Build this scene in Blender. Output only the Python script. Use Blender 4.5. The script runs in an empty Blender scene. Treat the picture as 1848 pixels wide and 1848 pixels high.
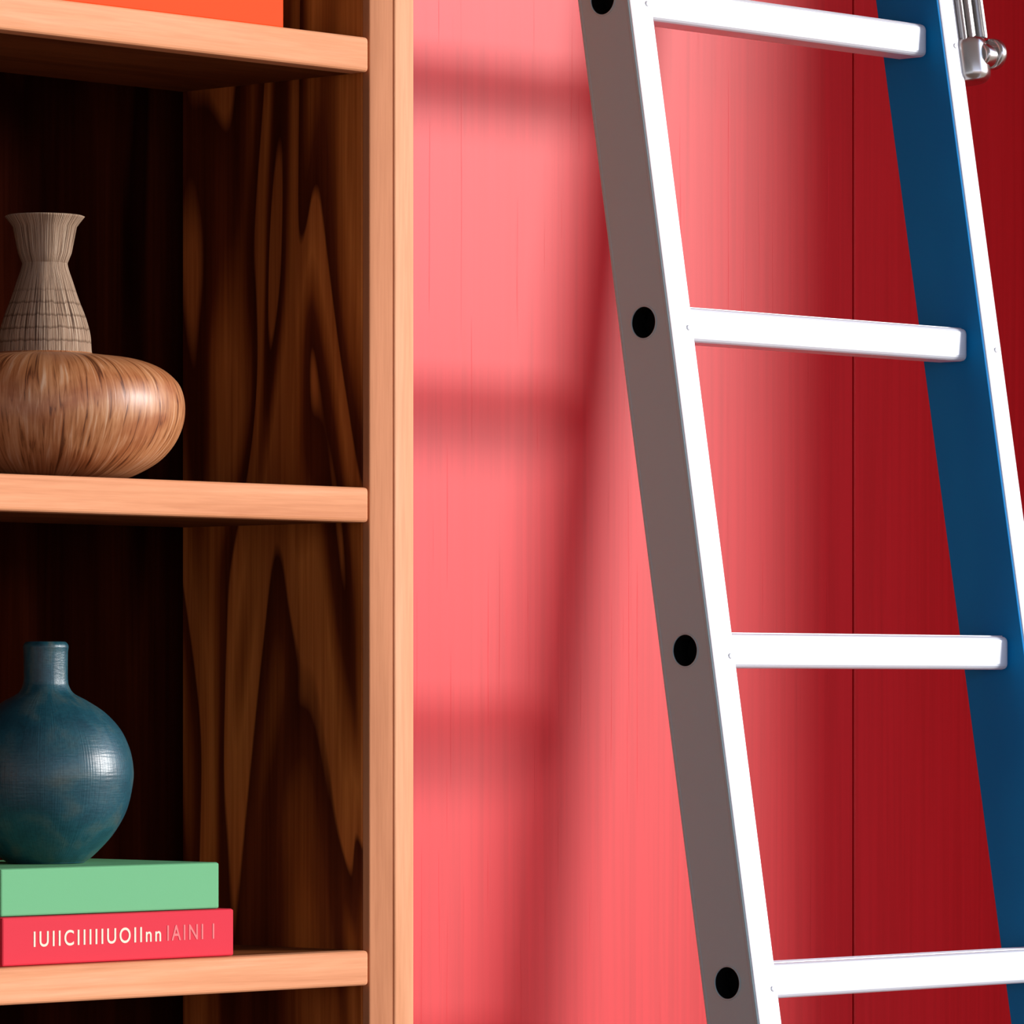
import bpy, bmesh, math
from mathutils import Vector
S=bpy.context.scene
try:
    S.view_settings.view_transform='Standard'; S.view_settings.look='None'
except Exception as e: print(e)
COL=S.collection
# ---------- helpers ----------
def link(o,parent=None):
    COL.objects.link(o)
    if parent: o.parent=parent
    return o
def empty(name):
    e=bpy.data.objects.new(name,None); COL.objects.link(e); return e
def meshobj(name,bm,mats,parent=None,smooth=False):
    bmesh.ops.recalc_face_normals(bm,faces=bm.faces)
    me=bpy.data.meshes.new(name); bm.to_mesh(me); bm.free()
    for m in (mats if isinstance(mats,(list,tuple)) else [mats]): me.materials.append(m)
    if smooth:
        for p in me.polygons: p.use_smooth=True
    return link(bpy.data.objects.new(name,me),parent)
def hexa(name,c,mat,parent=None,bevel=0,seg=2):
    bm=bmesh.new(); v=[bm.verts.new(p) for p in c]
    for f in [(0,1,2,3),(4,5,6,7),(0,1,5,4),(1,2,6,5),(2,3,7,6),(3,0,4,7)]: bm.faces.new([v[i] for i in f])
    bmesh.ops.recalc_face_normals(bm,faces=bm.faces)
    if bevel: bmesh.ops.bevel(bm,geom=bm.edges[:],offset=bevel,segments=seg,affect='EDGES',profile=0.5)
    return meshobj(name,bm,mat,parent)
def box(name,x0,x1,y0,y1,z0,z1,mat,parent=None,bevel=0,seg=2):
    return hexa(name,[(x0,y0,z0),(x1,y0,z0),(x1,y1,z0),(x0,y1,z0),(x0,y0,z1),(x1,y0,z1),(x1,y1,z1),(x0,y1,z1)],mat,parent,bevel,seg)
def lathe(name,prof,loc,mats,parent=None,n=96,matfn=None):
    bm=bmesh.new(); rings=[]
    for r,z in prof:
        rings.append([bm.verts.new((r*math.cos(2*math.pi*i/n),r*math.sin(2*math.pi*i/n),z)) for i in range(n)])
    for k in range(len(rings)-1):
        for i in range(n):
            f=bm.faces.new((rings[k][i],rings[k][(i+1)%n],rings[k+1][(i+1)%n],rings[k+1][i]))
            if matfn: f.material_index=matfn(prof[k][1])
    bm.faces.new(rings[0]); bm.faces.new(rings[-1])
    o=meshobj(name,bm,mats,parent,True); o.location=loc; return o
def catmull(pts,sub=5):
    out=[]
    P=[pts[0]]+pts+[pts[-1]]
    for i in range(1,len(P)-2):
        p0,p1,p2,p3=[Vector(p) for p in P[i-1:i+3]]
        for s in range(sub):
            t=s/sub
            q=0.5*((2*p1)+(p2-p0)*t+(2*p0-5*p1+4*p2-p3)*t*t+(3*p1-p0-3*p2+p3)*t**3)
            out.append((max(q[0],0.0005),q[1]))
    out.append(tuple(pts[-1])); return out
def cyl(name,p0,p1,r,mat,parent=None,n=40,bevel=0):
    p0=Vector(p0);p1=Vector(p1);d=p1-p0;L=d.length
    bm=bmesh.new(); bmesh.ops.create_cone(bm,cap_ends=True,segments=n,radius1=r,radius2=r,depth=L)
    if bevel:
        es=[e for e in bm.edges if abs(e.verts[0].co.z-e.verts[1].co.z)<1e-6]
        bmesh.ops.bevel(bm,geom=es,offset=bevel,segments=4,affect='EDGES',profile=.5)
    q=d.to_track_quat('Z','Y')
    for v in bm.verts: v.co=q@v.co+(p0+p1)/2
    o=meshobj(name,bm,mat,parent)
    for p in o.data.polygons: p.use_smooth=len(p.vertices)<=4
    return o
# ---------- materials ----------
def newmat(name,base=(.5,.5,.5),rough=.5,metal=0,spec=.5):
    m=bpy.data.materials.new(name); m.use_nodes=True
    b=m.node_tree.nodes['Principled BSDF']
    b.inputs['Base Color'].default_value=(*base,1); b.inputs['Roughness'].default_value=rough
    b.inputs['Metallic'].default_value=metal; b.inputs['Specular IOR Level'].default_value=spec
    return m,m.node_tree,b
def tc(nt,scale=(1,1,1),rot=(0,0,0)):
    t=nt.nodes.new('ShaderNodeTexCoord'); mp=nt.nodes.new('ShaderNodeMapping')
    mp.inputs['Scale'].default_value=scale; mp.inputs['Rotation'].default_value=rot
    nt.links.new(t.outputs['Object'],mp.inputs['Vector']); return mp.outputs['Vector']
def noise(nt,vec,scale,detail=4,dist=0):
    n=nt.nodes.new('ShaderNodeTexNoise'); n.inputs['Scale'].default_value=scale
    n.inputs['Detail'].default_value=detail; n.inputs['Distortion'].default_value=dist
    nt.links.new(vec,n.inputs['Vector']); return n.outputs['Fac']
def math1(nt,op,a,v):
    n=nt.nodes.new('ShaderNodeMath'); n.operation=op; nt.links.new(a,n.inputs[0]); n.inputs[1].default_value=v; return n.outputs[0]
def ramp(nt,fac,stops):
    r=nt.nodes.new('ShaderNodeValToRGB'); e=r.color_ramp.elements
    while len(e)<len(stops): e.new(.5)
    for i,(p,c) in enumerate(stops): e[i].position=p; e[i].color=(*c,1)
    nt.links.new(fac,r.inputs['Fac']); return r.outputs['Color']
def bump(nt,b,h,strength=.2,dist=.002):
    n=nt.nodes.new('ShaderNodeBump'); n.inputs['Strength'].default_value=strength; n.inputs['Distance'].default_value=dist
    nt.links.new(h,n.inputs['Height']); nt.links.new(n.outputs['Normal'],b.inputs['Normal'])
def mix(nt,a,bb,fac,mode='MULTIPLY'):
    m=nt.nodes.new('ShaderNodeMix'); m.data_type='RGBA'; m.blend_type=mode
    if isinstance(fac,float): m.inputs['Factor'].default_value=fac
    else: nt.links.new(fac,m.inputs['Factor'])
    nt.links.new(a,m.inputs['A']); nt.links.new(bb,m.inputs['B']); return m.outputs['Result']
def woodmat(name,stops,scale,rough=.6,nscale=6,dist=1.5,spec=.1,fine=None,k=.45):
    m,nt,b=newmat(name,rough=rough,spec=spec)
    f=noise(nt,tc(nt,scale),nscale,5,dist)
    c=ramp(nt,f,stops)
    fs=fine or [s*6 for s in scale]
    f2=noise(nt,tc(nt,fs),nscale*2,3,.2)
    c2=ramp(nt,f2,[(.3,(.80,.74,.7)),(.6,(1,1,1))])
    nt.links.new(mix(nt,c,c2,k),b.inputs['Base Color'])
    bump(nt,b,f2,.12,.001)
    return m
wood_h=woodmat('pine_horizontal',[(.28,(.48,.17,.07)),(.42,(.66,.275,.13)),(.55,(.72,.315,.155)),(.7,(.77,.37,.20))],(.6,4,14),nscale=3,dist=1.2,k=.4)
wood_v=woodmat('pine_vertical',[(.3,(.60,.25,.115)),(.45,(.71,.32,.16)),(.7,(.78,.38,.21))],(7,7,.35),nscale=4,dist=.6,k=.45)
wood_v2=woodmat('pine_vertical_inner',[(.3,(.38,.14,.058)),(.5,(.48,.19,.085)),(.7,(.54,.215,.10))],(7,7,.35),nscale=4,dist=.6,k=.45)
# flame figured dark panels: contour bands of a stretched noise field
def flame(name,stops,bands,ys,zs,off,rough=.6,spec=.12,ax='Y',k3=.8,det=1.6):
    m,nt,b=newmat(name,rough=rough,spec=spec)
    sc=(1,ys,zs) if ax=='Y' else (ys,1,zs)
    f=noise(nt,tc(nt,sc),1.0,det,.9)
    g=math1(nt,'ADD',math1(nt,'MULTIPLY',f,bands),off)
    h=math1(nt,'FRACT',g,0)
    c=ramp(nt,h,stops)
    f2=noise(nt,tc(nt,(110,110,2.5)),2.2,4,.6)
    c2=ramp(nt,f2,[(.3,(.6,.5,.42)),(.62,(1,1,1))])
    f4=noise(nt,tc(nt,(12,12,.8)),1.5,2,.8)
    c3=ramp(nt,f4,[(.36,(.30,.20,.16)),(.58,(1,1,1))])
    nt.links.new(mix(nt,mix(nt,c,c2,.7),c3,k3),b.inputs['Base Color']); bump(nt,b,f2,.1,.001); return m
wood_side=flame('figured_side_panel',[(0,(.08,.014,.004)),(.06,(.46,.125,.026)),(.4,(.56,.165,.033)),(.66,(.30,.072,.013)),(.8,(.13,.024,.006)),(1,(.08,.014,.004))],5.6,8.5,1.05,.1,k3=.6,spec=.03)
wood_back=flame('back_wood_shaded',[(0,(.012,.002,.001)),(.1,(.040,.007,.002)),(.5,(.028,.0045,.0015)),(1,(.012,.002,.001))],5,6,.6,.3,.95,0,'X')  # recess shade painted in: near-black base for the back panel
wood_body=woodmat('dark_shelf_body',[(.3,(.12,.030,.008)),(.5,(.17,.048,.012)),(.7,(.22,.065,.018))],(.8,6,6),nscale=4,spec=.08)  # board bodies, darker brown than the front nosing
# red wall
m_red,nt,b=newmat('red_lacquer_wall',(.60,.012,.02),.45,0,.27)
f=noise(nt,tc(nt,(26,26,.5)),5,6,.3)
c=ramp(nt,f,[(.3,(.55,.011,.015)),(.6,(.63,.014,.020))])
nt.links.new(c,b.inputs['Base Color'])
f5=noise(nt,tc(nt,(90,90,.9)),3,3,.15)
st=ramp(nt,f5,[(.28,(0,0,0)),(.35,(1,1,1))])
bump(nt,b,st,.15,.001)
m_gap,_,_=newmat('groove_dark',(.02,.001,.002),.8)
m_ceil,_,_=newmat('ceiling_white',(.7,.72,.75),.9)
m_left,nt,b=newmat('bounce_plaster',(.52,.56,.6),.9)  # unseen wall surfaces, coloured pale and cool to bounce neutral fill
bump(nt,b,noise(nt,tc(nt),60,3),.1,.002)
m_floor=woodmat('floor_oak',[(.3,(.16,.10,.06)),(.5,(.22,.15,.10)),(.7,(.28,.2,.14))],(.8,8,1),nscale=4)
m_white,_,_=newmat('window_frame_white',(.8,.8,.8),.4)
# ladder metals
m_alu,nt,b=newmat('aluminium_light',(.78,.81,.86),.42,.35,.4)
fa=noise(nt,tc(nt,(200,200,3)),4,3); bump(nt,b,fa,.05,.0005)
m_web,nt,b=newmat('aluminium_shaded',(.27,.39,.43),.6,0,.2)  # shaded copy of the ladder metal, darkness put into the colour
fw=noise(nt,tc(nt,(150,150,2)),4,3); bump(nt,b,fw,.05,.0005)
m_blue,nt,b=newmat('aluminium_blue_reflection',(.012,.16,.34),.6,0,.08)  # reflection on the inner rail face, painted in as blue
fb=noise(nt,tc(nt,(3,3,1.5)),3,2)
nt.links.new(ramp(nt,fb,[(.3,(.001,.16,.42)),(.7,(.002,.21,.52))]),b.inputs['Base Color'])
m_black,_,_=newmat('black_rubber_hole_shade',(.003,.003,.003),.9,0,.1)  # rubber of the feet; in the rung sockets, painted hole shade
m_chrome,_,_=newmat('chrome',(.6,.58,.56),.22,1)
# ---------- room ----------
XW=1.362; YW=-.635; H=3.1  # unseen right wall; window edge placed to set where sunlight ends
box('wall_back',-4.2,XW+.2,.012,.2,0,H,m_gap)
xs=[-4.2,-3.554,-2.654,-1.754,-.954,.046,.9459,XW+.2]
wp=bpy.data.objects['wall_back']
for i in range(len(xs)-1):
    box('wall_panel_%d'%(i+1),xs[i]+.0015,xs[i+1]-.0015,0,.012,0,H,m_red if i>=4 else m_left,wp,.0012,1)
box('wall_right',XW,XW+.2,YW,-.0005,0,H,m_red)
wr=bpy.data.objects['wall_right']
box('header',XW,XW+.2,-5.2,YW,2.95,H,m_red,wr)
box('far_pier',XW,XW+.2,-6.2,-5.2,0,H,m_red,wr)
w1=empty('window_1')
box('sill',XW+.02,XW+.2,-5.2,YW,0,.06,m_white,w1,.004)
box('head',XW+.08,XW+.14,-5.2,YW,2.9,2.95,m_white,w1,.004)
box('jamb_near',XW+.1,XW+.14,YW-.03,YW,.06,2.9,m_white,w1,.003)
box('jamb_far',XW+.08,XW+.14,-5.2,-5.15,.06,2.9,m_white,w1,.004)
box('wall_left',-4.4,-4.2,-6.2,.2,0,H,m_left)
box('floor',-4.4,XW+.2,-6.2,.2,-.1,0,m_floor)
box('ceiling',-4.4,XW+.2,-6.2,.2,H,H+.1,m_ceil)
# ---------- bookshelf ----------
bs=empty('bookshelf')
YF=-.25; YB=-.0236
HT=2.24
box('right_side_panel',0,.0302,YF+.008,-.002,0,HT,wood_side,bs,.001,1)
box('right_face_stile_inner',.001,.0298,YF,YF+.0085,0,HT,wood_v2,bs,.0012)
box('right_face_stile_outer',.0304,.054,YF-.001,-.002,0,HT,wood_v,bs,.0015)
box('left_side_panel',-.934,-.90,YF,-.002,0,HT,wood_v,bs,.0015)
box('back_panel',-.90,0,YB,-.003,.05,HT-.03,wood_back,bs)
tops=[.272,.652,1.0328,1.4228,1.802]
for i,t in enumerate(tops):
    box('shelf_nosing_%d'%(i+1),-.90,-.0012,YF-.002,YF+.02,t-.0295,t,wood_h,bs,.0034,3)
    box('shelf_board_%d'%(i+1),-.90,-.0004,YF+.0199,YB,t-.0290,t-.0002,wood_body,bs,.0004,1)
box('top_board',-.95,.07,YF-.015,-.002,HT,HT+.03,wood_h,bs,.003)
box('plinth',-.90,0,YF+.02,YF+.04,0,.24,wood_v,bs,.002)
# ---------- vases ----------
k=.00045485
pv=[(0,870),(118,870),(135,867),(165,857),(205,834),(232,805),(248,772),(253,743),(250,714),(238,689),(210,666),(170,651),(122,644),(92,641)]
pn=[(85,638),(84,628),(82,604),(74,574),(62,543),(51,510),(42,482),(41,462),(45,440),(55,415),(72,392)]
pts=[(r*k,(870-y)*k) for r,y in pv]
ptsn=[(r*k,(870-y)*k) for r,y in pn]
prof=catmull(pts,5)+catmull(ptsn,6)
rim=prof[-1]
prof+=[(rim[0]-.002,rim[1]+.0008),(rim[0]-.005,rim[1]-.001),(.022,rim[1]-.03),(.016,rim[1]-.045),(.002,rim[1]-.05)]
m_vb,nt,b=newmat('turned_wood_body',rough=.42,spec=.5)
def cylcoord(nt,sa,sz):
    t=nt.nodes.new('ShaderNodeTexCoord'); s=nt.nodes.new('ShaderNodeSeparateXYZ'); nt.links.new(t.outputs['Object'],s.inputs[0])
    at=nt.nodes.new('ShaderNodeMath'); at.operation='ARCTAN2'; nt.links.new(s.outputs['Y'],at.inputs[0]); nt.links.new(s.outputs['X'],at.inputs[1])
    a=nt.nodes.new('ShaderNodeMath'); a.operation='MULTIPLY'; a.inputs[1].default_value=sa; nt.links.new(at.outputs[0],a.inputs[0])
    z=nt.nodes.new('ShaderNodeMath'); z.operation='MULTIPLY'; z.inputs[1].default_value=sz; nt.links.new(s.outputs['Z'],z.inputs[0])
    c=nt.nodes.new('ShaderNodeCombineXYZ'); nt.links.new(a.outputs[0],c.inputs[0]); nt.links.new(z.outputs[0],c.inputs[1]); return c.outputs[0]
v=cylcoord(nt,16,16); f=noise(nt,v,1.8,6,.8)
fl=noise(nt,cylcoord(nt,1.5,22),1.2,3,.5)
c=ramp(nt,f,[(.33,(.13,.04,.012)),(.43,(.38,.145,.05)),(.58,(.50,.22,.09)),(.75,(.62,.38,.23))])
cl=ramp(nt,fl,[(.38,(.74,.54,.40)),(.58,(1,1,1))])
nt.links.new(mix(nt,c,cl,.8),b.inputs['Base Color']); bump(nt,b,f,.18,.002)
m_vn,nt,b=newmat('carved_wood_neck',rough=.7,spec=.2)
f=noise(nt,cylcoord(nt,24,10),1.8,6,.5)
c=ramp(nt,f,[(.38,(.08,.04,.022)),(.48,(.34,.21,.13)),(.65,(.54,.40,.28))])
t=nt.nodes.new('ShaderNodeTexCoord'); s=nt.nodes.new('ShaderNodeSeparateXYZ'); nt.links.new(t.outputs['Object'],s.inputs[0])
wob=noise(nt,cylcoord(nt,5,30),1.5,3,0)
za=nt.nodes.new('ShaderNodeMath'); za.operation='ADD'; nt.links.new(math1(nt,'MULTIPLY',s.outputs['Z'],95.),za.inputs[0]); nt.links.new(math1(nt,'MULTIPLY',wob,.5),za.inputs[1])
zz=math1(nt,'FRACT',za.outputs[0],0)
rg=ramp(nt,zz,[(0,(.3,.22,.17)),(.10,(.42,.34,.27)),(.24,(1,1,1)),(1,(1,1,1))])
msk=nt.nodes.new('ShaderNodeMapRange'); nt.links.new(s.outputs['Z'],msk.inputs['Value']); msk.inputs['From Min'].default_value=.165; msk.inputs['From Max'].default_value=.145
msk.inputs['To Max'].default_value=.7
nt.links.new(mix(nt,c,rg,msk.outputs['Result']),b.inputs['Base Color']); bump(nt,b,f,.8,.003)
lathe('wooden_vase',prof,(-.2687,-.1415,1.4232),[m_vb,m_vn],matfn=lambda z:1 if z>(870-639.5)*k else 0)
k2=.0004537
pb=[(0,1557),(62,1557),(72,1554),(90,1540),(122,1505),(146,1462),(157,1415),(158,1385),(151,1350),(134,1315),(106,1285),(74,1264),(52,1252),(43,1240),(40,1225),(40,1180),(41,1166),(37,1159),(32,1158),(29,1164)]
prof=catmull([(r*k2,(1557-y)*k2) for r,y in pb],6)
m_bv,nt,b=newmat('blue_green_glaze',rough=.33,spec=.5)
f=noise(nt,cylcoord(nt,1.5,34),1.4,4,.3)
c=ramp(nt,f,[(.3,(.007,.048,.068)),(.5,(.012,.072,.095)),(.62,(.035,.085,.095)),(.75,(.06,.09,.085))])
sp=ramp(nt,noise(nt,tc(nt),420,3),[(.35,(.6,.65,.68)),(.55,(1,1,1))])
nt.links.new(mix(nt,c,sp,.6),b.inputs['Base Color'])
g1=noise(nt,cylcoord(nt,40,8),1.4,3); g2=noise(nt,cylcoord(nt,3,420),1.4,3)
ad=nt.nodes.new('ShaderNodeMath'); nt.links.new(g1,ad.inputs[0]); nt.links.new(g2,ad.inputs[1]); bump(nt,b,ad.outputs[0],.25,.001)
lathe('blue_ceramic_vase',prof+[(.012,.15),(.002,.14)],(-.2754,-.150,1.1106),[m_bv])
# ---------- books ----------
m_page,nt,b=newmat('book_pages',(.75,.66,.5),.8)
bump(nt,b,noise(nt,tc(nt,(1,1,400)),3,2),.3,.001)
def book(name,x0,x1,y0,y1,z0,z1,col):
    e=empty(name)
    m,nt,b=newmat(name+'_cloth',col,.6,0,.08); bump(nt,b,noise(nt,tc(nt),900,2),.08,.0004)
    t=.003
    box('lower_cover',x0,x1,y0+.002,y1,z0,z0+t,m,e,.0008)
    box('upper_cover',x0,x1,y0+.002,y1,z1-t,z1,m,e,.0008)
    box('spine',x0,x1,y0,y0+.004,z0+.0003,z1-.0003,m,e,.0015)
    box('page_block',x0+.004,x1-.004,y0+.004,y1-.004,z0+t,z1-t,m_page,e)
    return e
rb=book('red_book',-.404,-.1494,-.241,-.065,1.0330,1.0720,(.62,.030,.05))
gb=book('green_book',-.402,-.1622,-.237,-.062,1.0722,1.1104,(.14,.40,.19))
ob=book('orange_book',-.40,-.0914,-.241,-.06,1.8022,1.85,(.76,.065,.006))
m_ink,_,_=newmat('cream_print',(.85,.6,.45),.6)
m_ink2,_,_=newmat('faded_print',(.72,.10,.10),.6)
def text(name,s,x0,x1,z,hh,y,mat,parent):
    cu=bpy.data.curves.new(name,'FONT'); cu.body=s; cu.size=.02; cu.extrude=.0001; cu.offset=.0002
    cu.materials.append(mat); cu.space_character=1.3
    o=link(bpy.data.objects.new(name,cu),parent)
    bpy.context.view_layer.update()
    w=o.dimensions.x; h=o.dimensions.y
    o.rotation_euler=(math.pi/2,0,0); o.scale=((x1-x0)/w,hh/h,1); o.location=(x0,y,z)
text('title','IUIICIIIIIUOIInn',-.372,-.233,1.0480,.0125,-.2412,m_ink,rb)
text('title_faded','IAINI I',-.226,-.173,1.0482,.0125,-.2412,m_ink2,rb)
# ---------- ladder ----------
ld=empty('aluminium_ladder')
T=.168
def yf(z): return -.35+T*(z-1.287)
ZT=2.96
def rail(name,x0,x1,W,mat,off=0,bev=.0025,z0=.012,z1=ZT):
    a,b_=yf(z0)+off,yf(z1)+off
    return hexa(name,[(x0,a,z0),(x1,a,z0),(x1,a+W,z0),(x0,a+W,z0),(x0,b_,z1),(x1,b_,z1),(x1,b_+W,z1),(x0,b_+W,z1)],mat,ld,bev)
WL,WR=.062,.076
rz=[1.287+.29*i for i in range(-4,6)]
# left rail: C channel = front flange, back flange, web sheet with real round holes
rail('left_rail_front_flange',.3268,.356,.004,m_alu,0,.0012)
rail('left_rail_flange_lip',.352,.356,.016,m_alu,.003,.0008)
rail('left_rail_back_flange',.3268,.356,.004,m_alu,WL-.004,.0012)
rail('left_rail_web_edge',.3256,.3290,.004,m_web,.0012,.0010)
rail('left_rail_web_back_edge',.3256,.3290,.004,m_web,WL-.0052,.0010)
def holed_sheet(name,x0,x1,ya,yb,mat,R):
    bm=bmesh.new()
    for i,z in enumerate(rz):
        lo=.012 if i==0 else z-.145; hi=ZT if i==len(rz)-1 else z+.145
        m=12; per=[]
        Y0,Y1=ya,yb
        cy=WL/2
        cor=[(Y0,-1),(Y1,-1),(Y1,1),(Y0,1)]
        hh=.024
        for q in range(4):
            a=cor[q]; c2=cor[(q+1)%4]
            for s_ in range(m):
                u=s_/m; per.append((a[0]+(c2[0]-a[0])*u,z+(a[1]+(c2[1]-a[1])*u)*hh))
        N=len(per)
        for x in (x0,x1):
            O=[];I=[]
            for (yy,z_) in per:
                O.append(bm.verts.new((x,yf(z_)+yy,z_)))
                dx,dz=yy-cy,z_-z; L=math.hypot(dx,dz)
                yi,zi=cy+dx/L*R,z+dz/L*R
                I.append(bm.verts.new((x,yf(z)+yi,zi)))
            for j in range(N): bm.faces.new((O[j],O[(j+1)%N],I[(j+1)%N],I[j]))
            if x==x0: I0=I
        for j in range(N): bm.faces.new((I0[j],I0[(j+1)%N],I[(j+1)%N],I[j]))
        for (a,c_) in ((lo,z-hh),(z+hh,hi)):
            for x in (x0,x1):
                bm.faces.new([bm.verts.new((x,yf(zq)+yq,zq)) for yq,zq in ((ya,a),(yb,a),(yb,c_),(ya,c_))])
    return meshobj(name,bm,mat,ld)
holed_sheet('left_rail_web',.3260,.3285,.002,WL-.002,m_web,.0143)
rail('right_rail_flange',.7736,.798,WR,m_alu,0)
rail('right_rail_web',.7712,.7738,WR-.003,m_blue,.0015,.0006)
def torus(name,loc,R,r,mat,parent):
    bm=bmesh.new(); n,m=48,10; vs=[]
    for i in range(n):
        a=2*math.pi*i/n
        vs.append([bm.verts.new((loc[0]+r*math.sin(2*math.pi*j/m),loc[1]+(R+r*math.cos(2*math.pi*j/m))*math.cos(a),loc[2]+(R+r*math.cos(2*math.pi*j/m))*math.sin(a))) for j in range(m)])
    for i in range(n):
        for j in range(m): bm.faces.new((vs[i][j],vs[(i+1)%n][j],vs[(i+1)%n][(j+1)%m],vs[i][(j+1)%m]))
    return meshobj(name,bm,mat,parent,True)
for i,z in enumerate(rz):
    yc=yf(z)+WL/2
    torus('hole_rim_%d'%(i+1),(.3260,yc,z),.0146,.0008,m_web,ld)
    bm=bmesh.new(); n=40; A=[];B=[]
    for q in range(n):
        a=2*math.pi*q/n; cy,cz=yc+.0141*math.cos(a),z+.0141*math.sin(a)
        A.append(bm.verts.new((.3266,cy,cz))); B.append(bm.verts.new((.3455,cy,cz)))
    for q in range(n): bm.faces.new((A[q],A[(q+1)%n],B[(q+1)%n],B[q]))
    bm.faces.new(B)
    meshobj('rung_socket_%d'%(i+1),bm,m_black,ld)  # black cup paints the shade inside the rung tube
    y0=yf(z)+.0185
    box('rung_%d'%(i+1),.347,.7722,y0,y0+.036,z-.0155,z+.0155,m_alu,ld,.0055,4)
    # ribbed tread on top of the rung
    for r_ in range(4):
        yy=y0+.008+r_*.0058
        box('tread_rib',.357,.7712,yy,yy+.0028,z+.0150,z+.0163,m_alu,ld,.0003,1)
    for xx in (.3495,.7885):
        zz=z-.005
        bm=bmesh.new(); bmesh.ops.create_uvsphere(bm,u_segments=16,v_segments=8,radius=.0028)
        for v_ in bm.verts: v_.co=Vector((v_.co.x+xx,v_.co.y*.5+yf(zz),v_.co.z+zz))
        meshobj('rivet',bm,m_alu,ld,True)
for nme,x0,x1,W in (('left_foot',.320,.362,WL),('right_foot',.765,.804,WR)):
    rail(nme,x0,x1,W+.02,m_black,-.01,.003,0,.05)
# latch bracket on outer side of right rail
def yo(z,o): return yf(z)+o
rail('latch_plate',.798,.8035,.055,m_chrome,-.006,.0015,1.845,2.08)
rail('latch_channel_left',.8035,.809,.03,m_chrome,-.010,.0015,1.862,2.08)
rail('latch_channel_right',.823,.829,.03,m_chrome,-.010,.0015,1.872,2.08)
rail('latch_channel_back',.809,.823,.006,m_chrome,.012,.001,1.862,2.08)
cyl('latch_rod',(.816,yo(1.85,.002),1.85),(.816,yo(2.08,.002),2.08),.0062,m_chrome,ld,bevel=.001)
cyl('latch_sleeve',(.813,yo(1.828,.004),1.828),(.813,yo(1.872,.004),1.872),.0185,m_chrome,ld,bevel=.009)
cyl('latch_pin',(.812,yo(1.855,-.010),1.855),(.832,yo(1.855,-.010),1.855),.011,m_chrome,ld,bevel=.003)
cyl('latch_knob',(.827,yo(1.857,-.010),1.857),(.837,yo(1.857,-.010),1.857),.0150,m_chrome,ld,bevel=.003)
# ---------- light ----------
su=bpy.data.lights.new('sun','SUN'); su.energy=4.15; su.angle=math.radians(12.5); su.color=(1,.97,.94)
so=link(bpy.data.objects.new('sun',su))
so.rotation_euler=Vector((-.315,.35,-.098)).to_track_quat('-Z','Y').to_euler()
W=bpy.data.worlds.new('sky'); S.world=W; W.use_nodes=True; nt=W.node_tree
bg=nt.nodes['Background']; t=nt.nodes.new('ShaderNodeTexCoord'); s=nt.nodes.new('ShaderNodeSeparateXYZ')
nt.links.new(t.outputs['Generated'],s.inputs[0])
mr=nt.nodes.new('ShaderNodeMapRange'); mr.inputs['From Min'].default_value=-.3; mr.inputs['From Max'].default_value=.5
nt.links.new(s.outputs['Z'],mr.inputs['Value'])
c=ramp(nt,mr.outputs['Result'],[(0,(.30,.25,.22)),(.3,(.45,.38,.36)),(.42,(.95,.92,1.0)),(.55,(.95,1.1,1.5)),(1,(.7,.87,1.2))])
nt.links.new(c,bg.inputs['Color']); bg.inputs['Strength'].default_value=1.6
# ---------- camera ----------
cam=bpy.data.cameras.new('camera'); co=link(bpy.data.objects.new('camera',cam))
cam.sensor_width=36; cam.lens=36*10000/1848; cam.shift_y=326/1848; cam.clip_end=100
co.location=(-3.3331,-3.5234,1.25); co.rotation_euler=(math.pi/2,0,-math.radians(47))
S.camera=co
